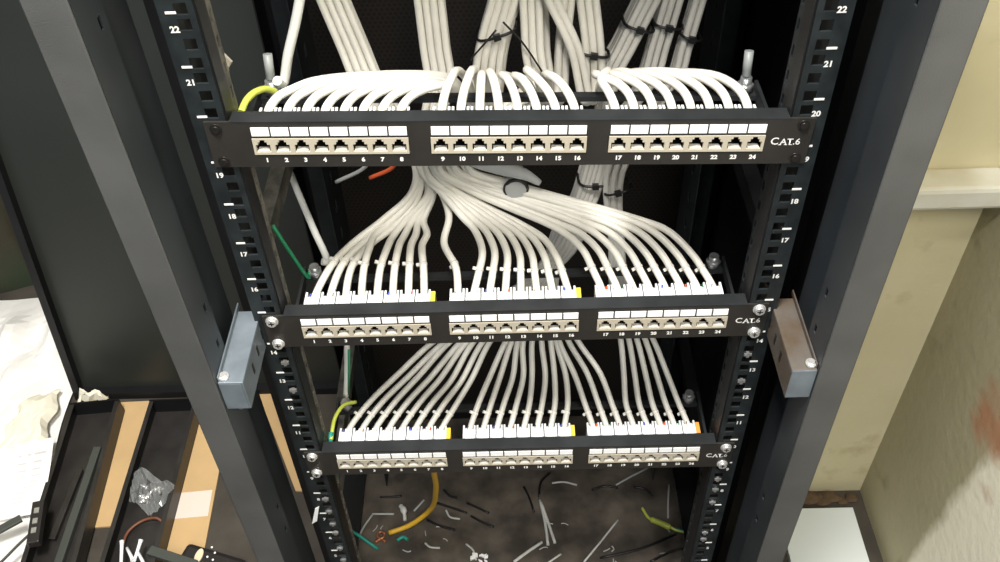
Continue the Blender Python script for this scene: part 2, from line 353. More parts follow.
# ------------------------------------------------------------------ patch panels
PX = [g+(i-3.5)*15.6 for g in (-143.5, -0.8, 141.8) for i in range(8)]       # port centres
TILT1 = math.radians(1.48)
def patch_panel(loc, tilt, label, bright, which):
    root = empty('patch_panel', loc); root.rotation_euler = (0, tilt, 0); tag(root, label, 'patch panel', 'patch panels in the rack')
    def P(name, mb, material, parent=None, bevel=0):
        o = link(bpy.data.objects.new(name, mb.mesh(name, material)), parent or root)
        if bevel: bv(o, bevel)
        return o
    cuts = [(PX[0]-8.4, PX[7]+8.4), (PX[8]-8.4, PX[15]+8.4), (PX[16]-8.4, PX[23]+8.4)]
    f = MB(); f.box(-241.3, 241.3, -2, 0, 6.6, 22); f.box(-241.3, 241.3, -2, 0, -22, -9.2); x = -241.3
    for a, b in cuts: f.box(x, a, -2, 0, -9.2, 6.6); x = b
    f.box(x, 241.3, -2, 0, -9.2, 6.6)
    face = P('faceplate', f, 'panel_face')
    P('top_flange', MB().box(-221, 221, 0, 13, 20.4, 22), 'panel_metal', face)
    P('bottom_flange', MB().box(-221, 221, 0, 13, -22, -20.4), 'panel_metal', face)
    P('front_edge', MB().box(-221, 221, -2.2, -0.5, 21.4, 22.3), 'panel_metal', face)
    lab = MB().box(-7.1, 7.1, -2.7, -1.9, -3.9, 3.9).mesh('label_strip', 'label_white')
    fr = MB(); o = (-7.8, 7.8)                                      # beige jack surround with a stepped opening
    fr.box(-7.8, -5.8, -2.8, 0, -9, 6.4); fr.box(5.8, 7.8, -2.8, 0, -9, 6.4); fr.box(-5.8, 5.8, -2.8, 0, -9, -6.6); fr.box(-5.8, 5.8, -2.8, 0, 5.2, 6.4)
    fr.box(-5.8, -3.6, -2.8, 0, 0.6, 5.2); fr.box(3.6, 5.8, -2.8, 0, 0.6, 5.2); fr.box(-3.6, -2.0, -2.8, 0, 3.2, 5.2); fr.box(2.0, 3.6, -2.8, 0, 3.2, 5.2)
    frm = fr.mesh('port', 'port_frame')
    sk = MB()                                                       # dark socket: walls and back, open to the front
    sk.add([(-5.8, 0, -6.6), (5.8, 0, -6.6), (5.8, 0, 5.2), (-5.8, 0, 5.2), (-5.8, 11, -6.6), (5.8, 11, -6.6), (5.8, 11, 5.2), (-5.8, 11, 5.2)], [(4, 5, 6, 7), (0, 1, 5, 4), (1, 2, 6, 5), (2, 3, 7, 6), (3, 0, 4, 7)])
    skm = sk.mesh('socket', 'socket_black')
    con = MB().box(-4.6, 4.6, -2.5, 3, -6.5, -5.2).mesh('contact_bar', 'contact')
    bt = 8 if which == 1 else 13
    blk = MB(); blk.box(-7.2, 7.2, 15, 33, -10, bt-1); blk.box(-7.2, -5.2, 19, 37, -10, bt+1.5); blk.box(5.2, 7.2, 19, 37, -10, bt+1.5); blk.box(-1.4, 1.4, 27, 37, -10, bt); blk.box(-5.2, 5.2, 33, 38, -10, bt-5)
    bm = blk.mesh('termination_block', 'block_clear')
    for n in range(24):
        inst(lab, 'label_strip', root, (PX[n], 0, 12.9))
        pt = inst(frm, 'port', root, (PX[n], 0, 0)); inst(skm, 'socket', pt); inst(con, 'contact_bar', pt)
        inst(TXT[('p', n+1)], 'port_number', root, (PX[n]+1.0, -2.25, -15.0))
        tb = inst(bm, 'termination_block', root, (PX[n]-0.4, 0, 0))
        for q, (c, dx) in enumerate((('wire_blue', -4), ('wire_orange', 3.2), ('wire_green', 4.6), ('copper', -2.2))):
            if which > 1 and (n*7+q*3) % 5 == 0: P('wire_pair', MB().tube([(dx, 30, 10), (dx+1, 36, 13), (dx, 40, 8)], 0.8, 5), c, tb)
    P('circuit_board', MB().box(-216, 216, 11, 14.5, -17, 12), 'panel_metal')
    caps = {1: [], 2: [(7, 'cap_yellow'), (15, 'cap_yellow')], 3: [(7, 'cap_yellow'), (15, 'cap_yellow'), (23, 'cap_orange')]}[which]
    for n, c in caps: P('end_cap', MB().box(PX[n]+7, PX[n]+11.5, 19, 34, -9, 14.6), c)
    for sgn in (-1, 1):
        a = MB(); a.box(*sorted((sgn*216, sgn*219)), 0, 92, -14, -2); P('side_arm', a, 'panel_metal')
        st = MB().cyl((sgn*206, 84, -16), (sgn*206, 84, 6), 5, 12); st.cyl((sgn*206, 84, -6), (sgn*206, 84, 0), 7.5, 6)
        sto = P('ground_stud', st, 'zinc')
        if which == 1:
            c = MB().cyl((sgn*206, 86, 6), (sgn*206, 92, 27), 4, 10); P('plastic_sleeve', c, 'sleeve_grey', sto)
    P('support_bar', MB().box(-216, 216, 78, 86, -14, -9), 'panel_metal')
    for sgn in (-1, 1):
        for zz in (-15.875, 15.875):
            sc = MB()
            if bright:
                sc.cyl((sgn*232.5, -2, zz), (sgn*232.5, -3.2, zz), 6.2, 16); sc.cyl((sgn*232.5, -3.2, zz), (sgn*232.5, -6.6, zz), 4.6, 12)
                so = P('screw', sc, 'screw_bright')
                P('cross_recess', MB().box(sgn*232.5-2.6, sgn*232.5+2.6, -6.8, -6.5, zz-.6, zz+.6).box(sgn*232.5-.6, sgn*232.5+.6, -6.8, -6.5, zz-2.6, zz+2.6), 'screw_dark', so)
            else:
                sc.cyl((sgn*232.5, -2, zz), (sgn*232.5, -3.0, zz), 4.8, 16); sc.cyl((sgn*232.5, -3.0, zz), (sgn*232.5, -4.5, zz), 3.2, 12); P('screw', sc, 'screw_dark')
    cx = 212.5 if which == 1 else 215.5
    inst(TXT['C'], 'lettering', root, (cx, -2.25, 0.2)); inst(TXT['AT.6'], 'lettering', root, (cx+12.6, -2.25, -0.3))
    se = MB()
    for q in (cx+4.6, cx+9.4, cx+13.4): se.box(q-1.2, q+1.2, -2.3, -2.2, -3.3, -2.8)
    P('lettering_serif', se, 'print_white')
    return root
PAN = {1: ((0, 0, 190.0), TILT1), 2: ((0, 0, -25.9), 0.0), 3: ((0, 0, -249.0), 0.0)}
patch_panel(*PAN[1], 'slightly tilted top patch panel, largest of three, with dull dark corner screws', False, 1)
patch_panel(*PAN[2], 'middle patch panel with bright corner screws and yellow end caps behind', True, 2)
patch_panel(*PAN[3], 'lowest patch panel in the rack, above the littered rack floor', True, 3)
def pan(which, x, y, z):                     # panel-local mm to rack mm
    (lx, ly, lz), t = PAN[which]
    return Vector((lx+x*math.cos(t)+z*math.sin(t), ly+y, lz-x*math.sin(t)+z*math.cos(t)))
def pix(v):
    q = Vector(v)-CAM; return 500+FPX*q.dot(AR)/q.dot(AF), 281+FPX*q.dot(AD)/q.dot(AF)

# ------------------------------------------------------------------ network cables: one per port
ORD = 'first second third fourth fifth sixth seventh eighth'.split(); GRP = ['left', 'centre', 'right']
PN = {1: 'top', 2: 'middle', 3: 'lowest'}
def cable(which, n, pts, material='cable', r=3.8, tie=None):
    path = smooth_path(pts); mb = MB().tube(path, r, 8)
    lo = min(path, key=lambda v: v.z)
    root = single('network_cable', mb, material, '%s white network cable of the %s group behind the %s patch panel, above port %d' % (ORD[n % 8], GRP[n//8], PN[which], n+1), 'cable', 'network cables of the %s patch panel' % PN[which])
    if tie is not None:
        c = path[tie]; d = (path[tie+1]-path[tie-1]).normalized(); off = root.location*1000+Vector((0, 0, GROUND))
        t = MB().cyl(c-d*1.2-off, c+d*1.2-off, r+0.45, 10); u = d.cross(Vector((0, 1, 0))).normalized(); k = c-off+u*(r+2)
        t.obox(k-u*.6, u, d, u.cross(d), 1.8, 1.6, 1.6)
        link(bpy.data.objects.new('tie', t.mesh('tie', 'tie_grey')), root)
    return path
def lerp(a, b, t): return a+(b-a)*t
J = lambda s: random.uniform(-s, s)
def bundle(x0, y0, Y0, x1, y1, Y1, j, cols, sp=7.2):
    """slots of a flat bundle running up out of frame: j-th cable, cols across"""
    a, b = j % cols-(cols-1)/2, j//cols
    def at(t):
        p = PY(lerp(x0, x1, t), lerp(y0, y1, t), lerp(Y0, Y1, t)); return p+Vector((a*sp, b*6.6+(j % 2)*1.5, 0))
    return at
# top panel, ports 1-8: sweep up and to the right over the edge
for i in range(8):
    T = pan(1, PX[i], 34, 9); tx, ty = pix(T); sx = tx+36
    B = bundle(484, 75, 192, 504, 0, 208, i, 4, 7.4)
    pts = [pan(1, PX[i], 30, 4), T, PY(tx+9, 97, 44), PY(tx+24, 89, 54), PY(sx+10, 81+.5*i, 68)]
    if i < 5: pts.append(PY(lerp(sx+10, 440, .5), 73+i*1.6+(2 if i in (0, 5) else 0), 84-i*1.5))
    pts += [PY(446, 77+i*1.4, 102-i*2.5), PY(464, 92+i*.8, 128-i*2), PY(480, 108, 160), B(0.0)-Vector((0, 0, 25)), B(.3), B(1), B(1.8)]
    cable(1, i, pts)
# ports 9-16: loops standing up behind the flange
ax = [456, 472, 482, 490, 502, 514, 527, 546]; ay = [71, 70, 74, 72, 75, 76, 70, 74]
for i in range(8):
    n = 8+i; T = pan(1, PX[n], 34, 9); tx, ty = pix(T)
    B = bundle(487, 75, 208, 507, 0, 224, i, 4, 7.4) if i < 4 else bundle(560, 75, 196, 568, 0, 212, i-4, 2, 7.4)
    bx = 487 if i < 4 else 557
    pts = [pan(1, PX[n], 30, 4), T, PY(lerp(tx, ax[i], .25), 92, 46), PY(lerp(tx, ax[i], .6), 80, 58), PY(ax[i], ay[i], 78), PY(lerp(ax[i], bx, .3), ay[i]+6, 104),
           PY(lerp(ax[i], bx, .6), 100, 140), B(0.0)-Vector((0, 0, 28)), B(.35), B(1), B(1.8)]
    cable(1, n, pts)
# ports 17-24: combed to the left
for i in range(8):
    n = 16+i; T = pan(1, PX[n], 34, 9); tx, ty = pix(T)
    B = bundle(596, 72, 190, 588, 0, 206, i, 3, 7.4) if i < 5 else bundle(588, 78, 178, 552, 0, 190, i-5, 2, 7.4)
    pts = [pan(1, PX[n], 30, 4), T, PY(tx-6, 93, 46)]
    if i == 0: pts += [PY(tx-14, 80, 62), PY(tx-8, 71, 85)]
    else: pts += [PY(tx-17, 83, 58), PY(tx-38, 74.5, 76)]
    if i > 2: pts.append(PY(lerp(tx-38, 606, .5), 71.5+(i % 3)*1.5, 92))
    pts += [PY(606, 78+(i % 3)*2, 118), PY(597, 96, 150), B(0.0)-Vector((0, 0, 26)), B(.35), B(1), B(1.8)]
    cable(1, n, pts)
# middle panel
LB = lambda j: bundle(364, 75, 175, 332, 0, 205, j, 4, 7.6)
MBn = lambda j: bundle(438, 75, 185, 429, 0, 205, j, 4, 7.4)
for i in range(24):
    T = pan(2, PX[i], 34, 8); tx, ty = pix(T); g = i % 8; pts = [pan(2, PX[i], 29, 3), T]
    if i < 8:
        if i < 3: pts += [PY(tx+lerp(16, 6, i/2), 267, 60), PY(lerp(352, 371, i/2), 244, 92), PY(lerp(384, 396, i/2), 219+i*3, 118), PY(412+i*3, 192+i*2, 142)]
        else:
            xx = [0, 0, 0, 370, 388, 399, 411, 422][i]; pts += [PY(lerp(tx, xx, .3), 268, 56), PY(xx, 246, 80), PY(xx+5, 236+J(2), 100), PY(lerp(xx, 425, .55), 220+J(4), 126), PY(423+g*1.4, 195, 146)]
        B = LB(g); pts.append(PY(415+g*2.2, 166, 156+(g % 2)*6))
    elif i < 16:
        t = (i-8)/7
        if i == 8: pts += [PY(456, 268, 56), PY(444, 243, 88), PY(449, 216, 120), PY(440, 190, 142)]
        else: pts += [PY(lerp(tx, lerp(470, 558, t), .55), 273, 50), PY(lerp(470, 557, t), lerp(251, 258, t), 66), PY(lerp(464, 545, t), lerp(230, 240, t), 86), PY(lerp(452, 522, t), lerp(215, 225, t), 108), PY(lerp(438, 478, t), lerp(194, 202, t), 130)]
        B = MBn(g); pts.append(PY(lerp(419, 434, t), 166+(i % 2)*2, 150-(i % 3)*4))
    else:
        t = (i-16)/7
        pts += [PY(lerp(593, 703, t), 270, 52), PY(lerp(583, 692, t), lerp(250, 254, t), 66), PY(lerp(566, 668, t), lerp(234, 231, t), 84), PY(lerp(544, 640, t), lerp(222, 218, t)+(i % 2)*2, 100),
                PY(lerp(510, 580, t), lerp(207, 201, t)+(i % 3), 118), PY(lerp(470, 510, t), lerp(190, 183, t), 132)]
        B = bundle(534, 75, 185, 531, 0, 205, g, 3, 7.4) if g < 5 else bundle(548, 76, 205, 545, 0, 225, g-5, 1, 7.4)
        pts.append(PY(lerp(434, 468, t), 165+(i % 2)*2, 140-(i % 3)*4))
        pts.append(PY(lerp(475, 500, t), 125, 160))
    pts += [B(-.15), B(.35), B(1), B(1.8)]
    cable(2, i, pts, tie=13)
# lowest panel: the 24 cables drop in from bundles behind the middle panel
for i in range(24):
    T = pan(3, PX[i], 34, 8); tx, ty = pix(T); g = i % 8; pts = [pan(3, PX[i], 29, 3), T]
    if i < 8:
        t = i/7; pts += [PY(lerp(367, 456, t), 405, 62), PY(lerp(398, 472, t), lerp(376, 380, t)+J(2), 90), PY(lerp(436, 492, t)+J(2), 341, 122), PY(lerp(500, 525, t), 300, 152)]
    elif i < 16:
        t = (i-8)/7; pts += [PY(lerp(lerp(484, 570, t), tx, .4), 404, 60), PY(lerp(491, 566, t)+J(2), 376, 88), PY(lerp(503, 558, t)+J(4), 342, 118), PY(lerp(528, 548, t), 300, 150)]
    elif i < 19:
        t = (i-16)/2; pts += [PY(lerp(585, 612, t), 404, 60), PY(lerp(574, 600, t), 373, 88), PY(lerp(559, 578, t), 341, 118), PY(lerp(550, 556, t), 300, 150)]
    else:
        t = (i-19)/4; pts += [PY(lerp(626, 679, t), 404, 60), PY(lerp(624, 668, t), 376, 86), PY(lerp(621, 654, t), 341, 116), PY(lerp(612, 628, t), 290, 150), PY(lerp(611, 622, t), 240, 176)]
    k = i if i < 19 else i-19
    if i < 19:
        a = (k % 5-2)*6.2; b = (k//5)*6.4
        pts += [PY(562, 252, 186)+Vector((a, b, 0)), PY(584, 205, 198)+Vector((a*.85, b, 0)), PY(597, 165, 204)+Vector((a*.8, b, 0))]
        B = bundle(612, 75, 200, 650, 0, 216, k, 3, 7.2) if i < 11 else bundle(651, 75, 204, 673, 0, 220, k-11, 3, 7.2)
        if i >= 11: pts.append(PY(622, 125, 206)+Vector((a*.6, b*.6, 0)))
    else:
        a = (k-2)*4.2; pts.append(PY(615, 172, 196)+Vector((a, (k % 2)*6, 0)))
        B = bundle(678, 75, 200, 700, 0, 216, k, 2, 7.2); pts.append(PY(645, 125, 196)+Vector((a, (k % 2)*6, 0)))
    pts += [B(0.0), B(.35), B(1), B(1.8)]
    cable(3, i, pts, material='cable_dimmed', r=3.5, tie=10)

# ------------------------------------------------------------------ cable ties round the bundles
def bundle_tie(px, py, Y, wpx, ang, depth, label, tails=()):
    """strap round a bundle: centre pixel and depth, half width in mm, tilt angle, half depth mm"""
    c = PY(px, py, Y); u = Vector((math.cos(ang), 0, math.sin(ang))); v = Vector((0, 1, -.1)).normalized()
    ring = [c+u*wpx*math.copysign(abs(math.cos(a))**.6, math.cos(a))+v*depth*math.copysign(abs(math.sin(a))**.6, math.sin(a)) for a in [2*math.pi*k/28 for k in range(29)]]
    mb = MB().tube(ring, 1.5, 6); mb.obox(c-v*depth, u, v, u.cross(v), 3.5, 2.5, 3)
    for t in tails: mb.tube(smooth_path(t), 1.0, 5)
    return single('cable_tie', mb, 'tie_black', label, 'cable tie', 'black ties on the cable bundles')
bundle_tie(497, 28, 212, 21, .3, 22, 'black cable tie with two long tails around the bundle above port 12', [[PY(496, 30, 185), PY(486, 42, 182), PY(470, 60, 178)], [PY(503, 22, 185), PY(522, 42, 182), PY(545, 76, 176)]])
bundle_tie(593, 51, 200, 16, -.2, 12, 'black cable tie around the pale bundle above the gap left of port 17')
bundle_tie(638, 23, 220, 16, -.3, 18, 'black cable tie around the slanting bundle above port 19')
bundle_tie(667, 22, 222, 15, -.2, 16, 'black cable tie around the bundle above port 22')
bundle_tie(690, 34, 214, 11, -.3, 14, 'black cable tie around the rightmost bundle, above port 23')
bundle_tie(594, 177, 212, 18, 0, 20, 'black cable tie just below port 16 of the top panel, on the wider bundle')
bundle_tie(617, 187, 196, 15, .3, 13, 'black cable tie on the narrow bundle below port 18 of the top panel')

# grey clip hanging among the cables below the top panel
e = empty('cable_clip', PY(510, 190, 150)); tag(e, 'grey plastic clip with round end hanging below ports 12 and 13 of the top panel', 'clip')
eb = PY(510, 190, 150)
part('clip_arm', MB().tube(smooth_path([PY(470, 160, 135), PY(498, 168, 128), PY(524, 174, 124), PY(540, 183, 122)]), [6.5]*12+[6, 5.5, 5, 4.6, 4.2, 3.8, 3.0], 10), 'clip_grey', e, eb)
part('clip_body', MB().cyl(PY(516, 189, 124), PY(513, 170, 165), 11, 18), 'clip_grey', e, eb)
part('clip_ring', MB().tube([PY(516, 189, 126)+Vector((math.cos(a)*11.5, -abs(0), math.sin(a)*11.5)) for a in [2*math.pi*k/24 for k in range(25)]], 2, 6), 'tie_black', e, eb)

# ------------------------------------------------------------------ earth wires and loose wires
def wire(name, pts, r, material, label, cat='wire', group=None, extra=()):
    o = single(name, MB().tube(smooth_path(pts), r, 8), material, label, cat, group)
    off = o.location*1000+Vector((0, 0, GROUND))
    for nm, mb, mt in extra: link(bpy.data.objects.new(nm, mb.mesh(nm, mt, off)), o)
    return o
S1, S2, S3 = [pan(k, -206, 84, 6) for k in (1, 2, 3)]
wire('earth_cable', [PY(305, -30, 100), PY(296, 20, 96), PY(288, 55, 92), PY(283, 84, 88), S1+Vector((7, -4, 2))], 4.3, 'ground_white', 'thick white earth cable dropping to the left stud of the top panel', 'cable')
wire('earth_wire', [PY(276, 92, 74), PY(266, 89, 66), PY(254, 93, 52), PY(246, 101, 40), PY(241, 112, 28)], 3.0, 'wire_limegreen', 'short yellow-green earth wire at the left end of the top panel')
wire('earth_cable', [PY(290, 172, 262), PY(300, 197, 190), PY(314, 230, 130), PY(327, 262, 88), S2+Vector((9, 2, 4))], 3.8, 'ground_white', 'white earth cable slanting down to the left stud of the middle panel', 'cable')
wire('earth_wire', [PY(273, 226, 70), PY(290, 252, 76), PY(309, 278, 80), S2+Vector((-5, -4, -6))], 2.0, 'wire_green', 'thin dark green earth wire slanting to the left stud of the middle panel')
wire('earth_cable', [PY(346, 330, 92), PY(347, 350, 88), PY(347, 375, 86), PY(346, 396, 84)], 3.4, 'ground_white', 'short pale earth cable hanging below port 3 of the middle panel', 'cable', extra=[('green_stripe', MB().tube([PY(349, 350, 84), PY(349, 394, 81)], 1.5, 6), 'wire_green')])
wire('earth_wire', [PY(356, 402, 84), PY(344, 405, 76), PY(335, 418, 58), PY(331, 440, 30)], 2.4, 'wire_limegreen', 'yellow-green earth wire curving at the left end of the lowest panel', extra=[('green_end', MB().tube([PY(331, 432, 38), PY(330.5, 446, 26)], 2.8, 8), 'wire_teal')])
wire('loose_wire', [PY(334, 462, 50), PY(337, 476, 56), PY(338, 488, 60), PY(336, 499, 60)], 2.2, 'wire_teal', 'short teal wire hanging just under the lowest panel near its left screws')
wire('loose_wire', [PY(400, 150, 180), PY(393, 167, 185), PY(370, 178, 190)], 2.4, 'wire_orange', 'short orange wire poking out below port 8 of the top panel')
wire('loose_wire', [PY(372, 150, 185), PY(365, 167, 190), PY(336, 182, 195)], 2.2, 'clip_grey', 'short grey-green wire poking out below port 6 of the top panel')
BZ = -719.9
wire('loose_wire', [PY(432, 455, 70), PY(434, 472, 110), PY(436, 490, 150), PZ(428, 512, BZ+34), PZ(410, 525, BZ+10), PZ(389, 533, BZ+4)], 4.2, 'wire_yellow', 'yellow wire curving from under the lowest panel to the rack floor',
     extra=[('ring_lug', MB().tube([PZ(381, 535, BZ+5)+Vector((math.cos(a)*6, math.sin(a)*6, 0)) for a in [2*math.pi*k/16 for k in range(17)]], 2.2, 6), 'copper')])
wire('loose_wire', [PY(322, 524, 52), PY(334, 524, 62), PZ(345, 528, BZ+46), PZ(355, 533, BZ+30), PZ(378, 549, BZ+4)], 2.6, 'wire_teal', 'teal green wire arching onto the rack floor at its left side')
wire('loose_wire', [PZ(642, 508, BZ+3), PZ(650, 519, BZ+5), PZ(665, 524, BZ+5), PZ(676, 530, BZ+3), PZ(690, 533, BZ+2)], 2.4, 'wire_limegreen', 'yellow-green wire scrap lying on the rack floor at right',
     extra=[('wrapped_middle', MB().tube(smooth_path([PZ(650, 519, BZ+5), PZ(660, 523, BZ+6), PZ(671, 528, BZ+5)]), [2]+[5]*11+[2], 8), 'wire_limegreen'), ('green_tail', MB().tube([PZ(674, 529, BZ+3), PZ(690, 533, BZ+2.5)], 2.6, 6), 'wire_teal')])

# clippings on the rack floor
def clip(pxs, r, material, label, group): return single('wire_clipping', MB().tube(smooth_path([PZ(x, y, BZ+r) for x, y in pxs], 4), r, 6), material, label, 'wire scrap', group)
G1 = 'pale wire clippings on the rack floor'
for pxs, lab in [([(540, 500), (545, 522), (548, 545)], 'long pale wire clipping upright in view below port 12 of the lowest panel'), ([(541, 502), (549, 525), (555, 543)], 'pale wire clipping crossing the longer one below port 12 of the lowest panel'),
                 ([(618, 520), (602, 540), (584, 562)], 'long pale straight wire clipping slanting below port 17 of the lowest panel'), ([(372, 514), (394, 514)], 'short straight grey wire clipping left of the yellow wire'),
                 ([(373, 514), (362, 530), (356, 547)], 'thin grey wire clipping slanting beside the teal wire'), ([(446, 510), (450, 517), (460, 519)], 'small curled pale wire clipping right of the yellow wire'),
                 ([(424, 500), (414, 511)], 'short grey wire clipping touching the yellow wire'),
                 ([(542, 542), (526, 553), (514, 562)], 'thick pale wire clipping at the bottom, left of the crossing pair'), ([(561, 554), (548, 563)], 'short pale clipping at the bottom below port 13 of the lowest panel'),
                 ([(648, 468), (632, 476), (616, 485)], 'faint grey wire clipping just under port 20 of the lowest panel'), ([(552, 483), (564, 482), (577, 485)], 'thin pale wire clipping just under port 14 of the lowest panel'),
                 ([(669, 485), (668, 505), (668, 518)], 'bluish-grey wire scrap lying above the yellow-green one'),
                 ([(425, 543), (430, 547), (440, 548)], 'small curved white clipping below the yellow wire'), ([(466, 544), (473, 550), (476, 560)], 'curved white clipping beside the white crumb heap')]:
    clip(pxs, 2.6 if 'thick' in lab or 'crossing' in lab or 'upright' in lab else 1.7, 'clip_pale' if 'grey' not in lab else 'clip_grey', lab, G1)
for k in range(18):
    x, y = random.uniform(355, 680), random.uniform(520, 575); a = random.uniform(0, 6.28); l = random.uniform(3, 8)
    clip([(x, y), (x+l*math.cos(a), y+l*.6*math.sin(a)+J(1.5)), (x+1.8*l*math.cos(a+J(.6)), y+l*math.sin(a))], random.uniform(.7, 1.2), random.choice(['clip_pale', 'clip_grey']), 'tiny pale wire clipping scattered among others on the rack floor', G1)
G2 = 'black tie offcuts on the rack floor'
for pxs in [((437, 503), (452, 508), (467, 513)), ((467, 503), (478, 508), (489, 513)), ((471, 516), (482, 522), (494, 527)), ((444, 490), (450, 496), (457, 498)), ((427, 520), (440, 526), (455, 530)),
            ((524, 487), (529, 497), (534, 512)), ((550, 473), (541, 482), (539, 497)), ((592, 490), (606, 486), (618, 488)), ((634, 487), (645, 489), (653, 496)), ((600, 558), (640, 549), (676, 534)), ((380, 497), (392, 497), (402, 496)), ((650, 562), (668, 553), (690, 546))]:
    single('tie_offcut', MB().tube(smooth_path([PZ(x, y, BZ+1.6) for x, y in pxs], 4), 2.0, 6), 'tie_black', 'black cable tie offcut on the rack floor, %s port %d of the lowest panel' % ('just under' if pxs[1][1] < 500 else 'well below' if pxs[1][1] < 520 else 'far below', min(range(24), key=lambda n: abs(pix(pan(3, PX[n], 0, -15))[0]-pxs[1][0]))+1), 'tie scrap', G2)
c0 = PZ(478, 560, BZ)
for k in range(9):
    c = c0+Vector((J(14), J(12), 0)); rr = random.uniform(2.2, 4.5)
    mb = MB(); mb.obox(c+Vector((0, 0, rr*.6)), Vector((1, J(.6), 0)).normalized(), Vector((J(.4), 1, 0)).normalized(), (0, 0, 1), rr, rr*.7, rr*.6)
    single('insulation_crumb', mb, 'label_white', 'white plastic crumb in the small heap at the bottom of the rack', 'scrap', 'white crumbs on the rack floor', bevel=0.6)
for (x, y, mt, lab) in [(381, 541, 'copper', 'reddish copper offcut lying beside the ring lug on the rack floor'), (403, 539, 'wire_teal', 'small teal scrap under the yellow wire')]:
    c = PZ(x, y, BZ); single('wire_clipping', MB().tube(smooth_path([c+Vector((-9, -4, 3)), c+Vector((0, 2, 3)), c+Vector((8, -3, 3))]), 3, 6), mt, lab, 'wire scrap')
c = PZ(404, 513, BZ); single('cable_stub', MB().tube(smooth_path([c+Vector((-6, 12, 3)), c+Vector((0, 2, 5)), c+Vector((3, -16, 3))]), [4]*4+[5.5]*4+[3]*5, 8), 'clip_pale', 'pale frayed cable stub left of the yellow wire on the rack floor', 'cable scrap')

# ------------------------------------------------------------------ left of the rack: leaning panel, floor clutter
lean = math.tan(math.radians(11.5)); PB = (-600, 535, GROUND); HP = 1760
pn = tag(empty('leaning_panel', PB), 'large black steel cabinet panel leaning upright behind the floor clutter, left of the rack', 'panel')
def lp(x0, x1, d0, d1, h0, h1):
    return MB().add([(x, 535+d+h*lean, GROUND+h) for h in (h0, h1) for d in (d0, d1) for x in (x0, x1)], [(0, 2, 3, 1), (4, 5, 7, 6), (0, 1, 5, 4), (2, 6, 7, 3), (0, 4, 6, 2), (1, 3, 7, 5)])
part('sheet', lp(-854, -330, 10, 12, 6, HP), 'black_board', pn, PB)
part('side_flange', lp(-868, -854, -8, 14, 0, HP), 'rack_black', pn, PB); part('side_flange', lp(-330, -318, -8, 14, 0, HP), 'rack_black', pn, PB)
part('end_flange', lp(-854, -330, -8, 14, 0, 14), 'rack_black', pn, PB)
fz = GROUND
def F(px, py, h=0): return PZ(px, py, fz+h)
def sheet_poly(name, pix_, th, material, label, cat, h=0, group=None):
    return single(name, MB().prism([F(x, y, h) for x, y in pix_], (0, 0, 0), (0, 0, th)), material, label, cat, group)
sheet_poly('cardboard_sheet', [(90, 405), (152, 402), (146, 452), (118, 527), (70, 530)], 4, 'cardboard', 'tan cardboard sheet showing between the two black channels', 'cardboard', 0.3)
e = F(190, 500); sheet_poly('cardboard_sheet', [(255, 385), (292, 385), (322, 492), (296, 492)], 4, 'cardboard', 'tan cardboard strip glimpsed through the open left side of the rack', 'cardboard', 0.3)
cb = tag(empty('cardboard_sheet', e), 'tan cardboard strip with pale tape right of the second black channel', 'cardboard')
part('sheet', MB().prism([F(x, y, .3) for x, y in [(150, 404), (216, 402), (220, 470), (206, 545), (196, 600), (110, 600)]], (0, 0, 0), (0, 0, 4)), 'cardboard', cb, e)
part('tape', MB().prism([F(x, y, 4.4) for x, y in [(160, 495), (212.5, 490), (208, 516), (152, 521)]], (0, 0, 0), (0, 0, .5)), 'tape_pale', cb, e)
def channel(p0, p1, wdt, h, label, tab):
    p0, p1 = Vector(p0), Vector(p1); d = (p1-p0).normalized(); n = d.cross(Vector((0, 0, 1))).normalized(); up = Vector((0, 0, 1)); L = (p1-p0).length; mid = (p0+p1)/2
    e = empty('steel_channel', mid); tag(e, label, 'steel channel', 'black channels on the floor')
    z = 6
    part('channel_floor', MB().obox(mid+up*(z+1), d, n, up, L/2, wdt/2, 1), 'channel_black', e, mid)
    for s in (-1, 1):
        wl = part('channel_wall', MB().obox(mid+n*s*(wdt/2-1)+up*(z+h/2), d, n, up, L/2, 1, h/2), 'channel_black', e, mid)
        part('rolled_edge', MB().obox(mid+n*s*(wdt/2-4)+up*(z+h), d, n, up, L/2, 4, .8), 'channel_black', wl, mid)
    part('end_tab', MB().obox(p0+up*(z+h*.55), n, d, up, wdt/2, 1.2, h*.55), 'rack_black', e, mid)
    return mid, d, n
a0, a1 = F(100, 412, 10), F(44, 610, 10); b0, b1 = F(178, 410, 10), F(122, 610, 10)
a0.z = a1.z = b0.z = b1.z = fz
channel(a0, a1, 92, 34, 'open black steel channel lying on the floor next to the white sheets', 0)
channel(b0, b1, 92, 34, 'open black steel channel lying between two tan cardboard strips', 0)
def barm(pa, pb, w_, h_, material, name, label, cat, z):
    a, b = F(*pa, z), F(*pb, z); d = (b-a).normalized(); n = d.cross(Vector((0, 0, 1))).normalized()
    return single(name, MB().obox((a+b)/2, d, n, (0, 0, 1), (b-a).length/2, w_/2, h_/2), material, label, cat, bevel=1)
barm((98, 448), (58, 566), 14, 10, 'bar_grey', 'steel_bar', 'thin dark grey bar lying inside the channel beside the white sheets', 'bar', 14)
barm((80, 470), (52, 540), 12, 8, 'channel_black', 'steel_bar', 'thin black bar lying left of the grey bar in the same channel', 'bar', 13)
barm((150, 551), (196, 566), 16, 12, 'bar_grey', 'steel_bar', 'short dark bar crossing the cardboard at the bottom edge, beside the handheld device', 'bar', 42)
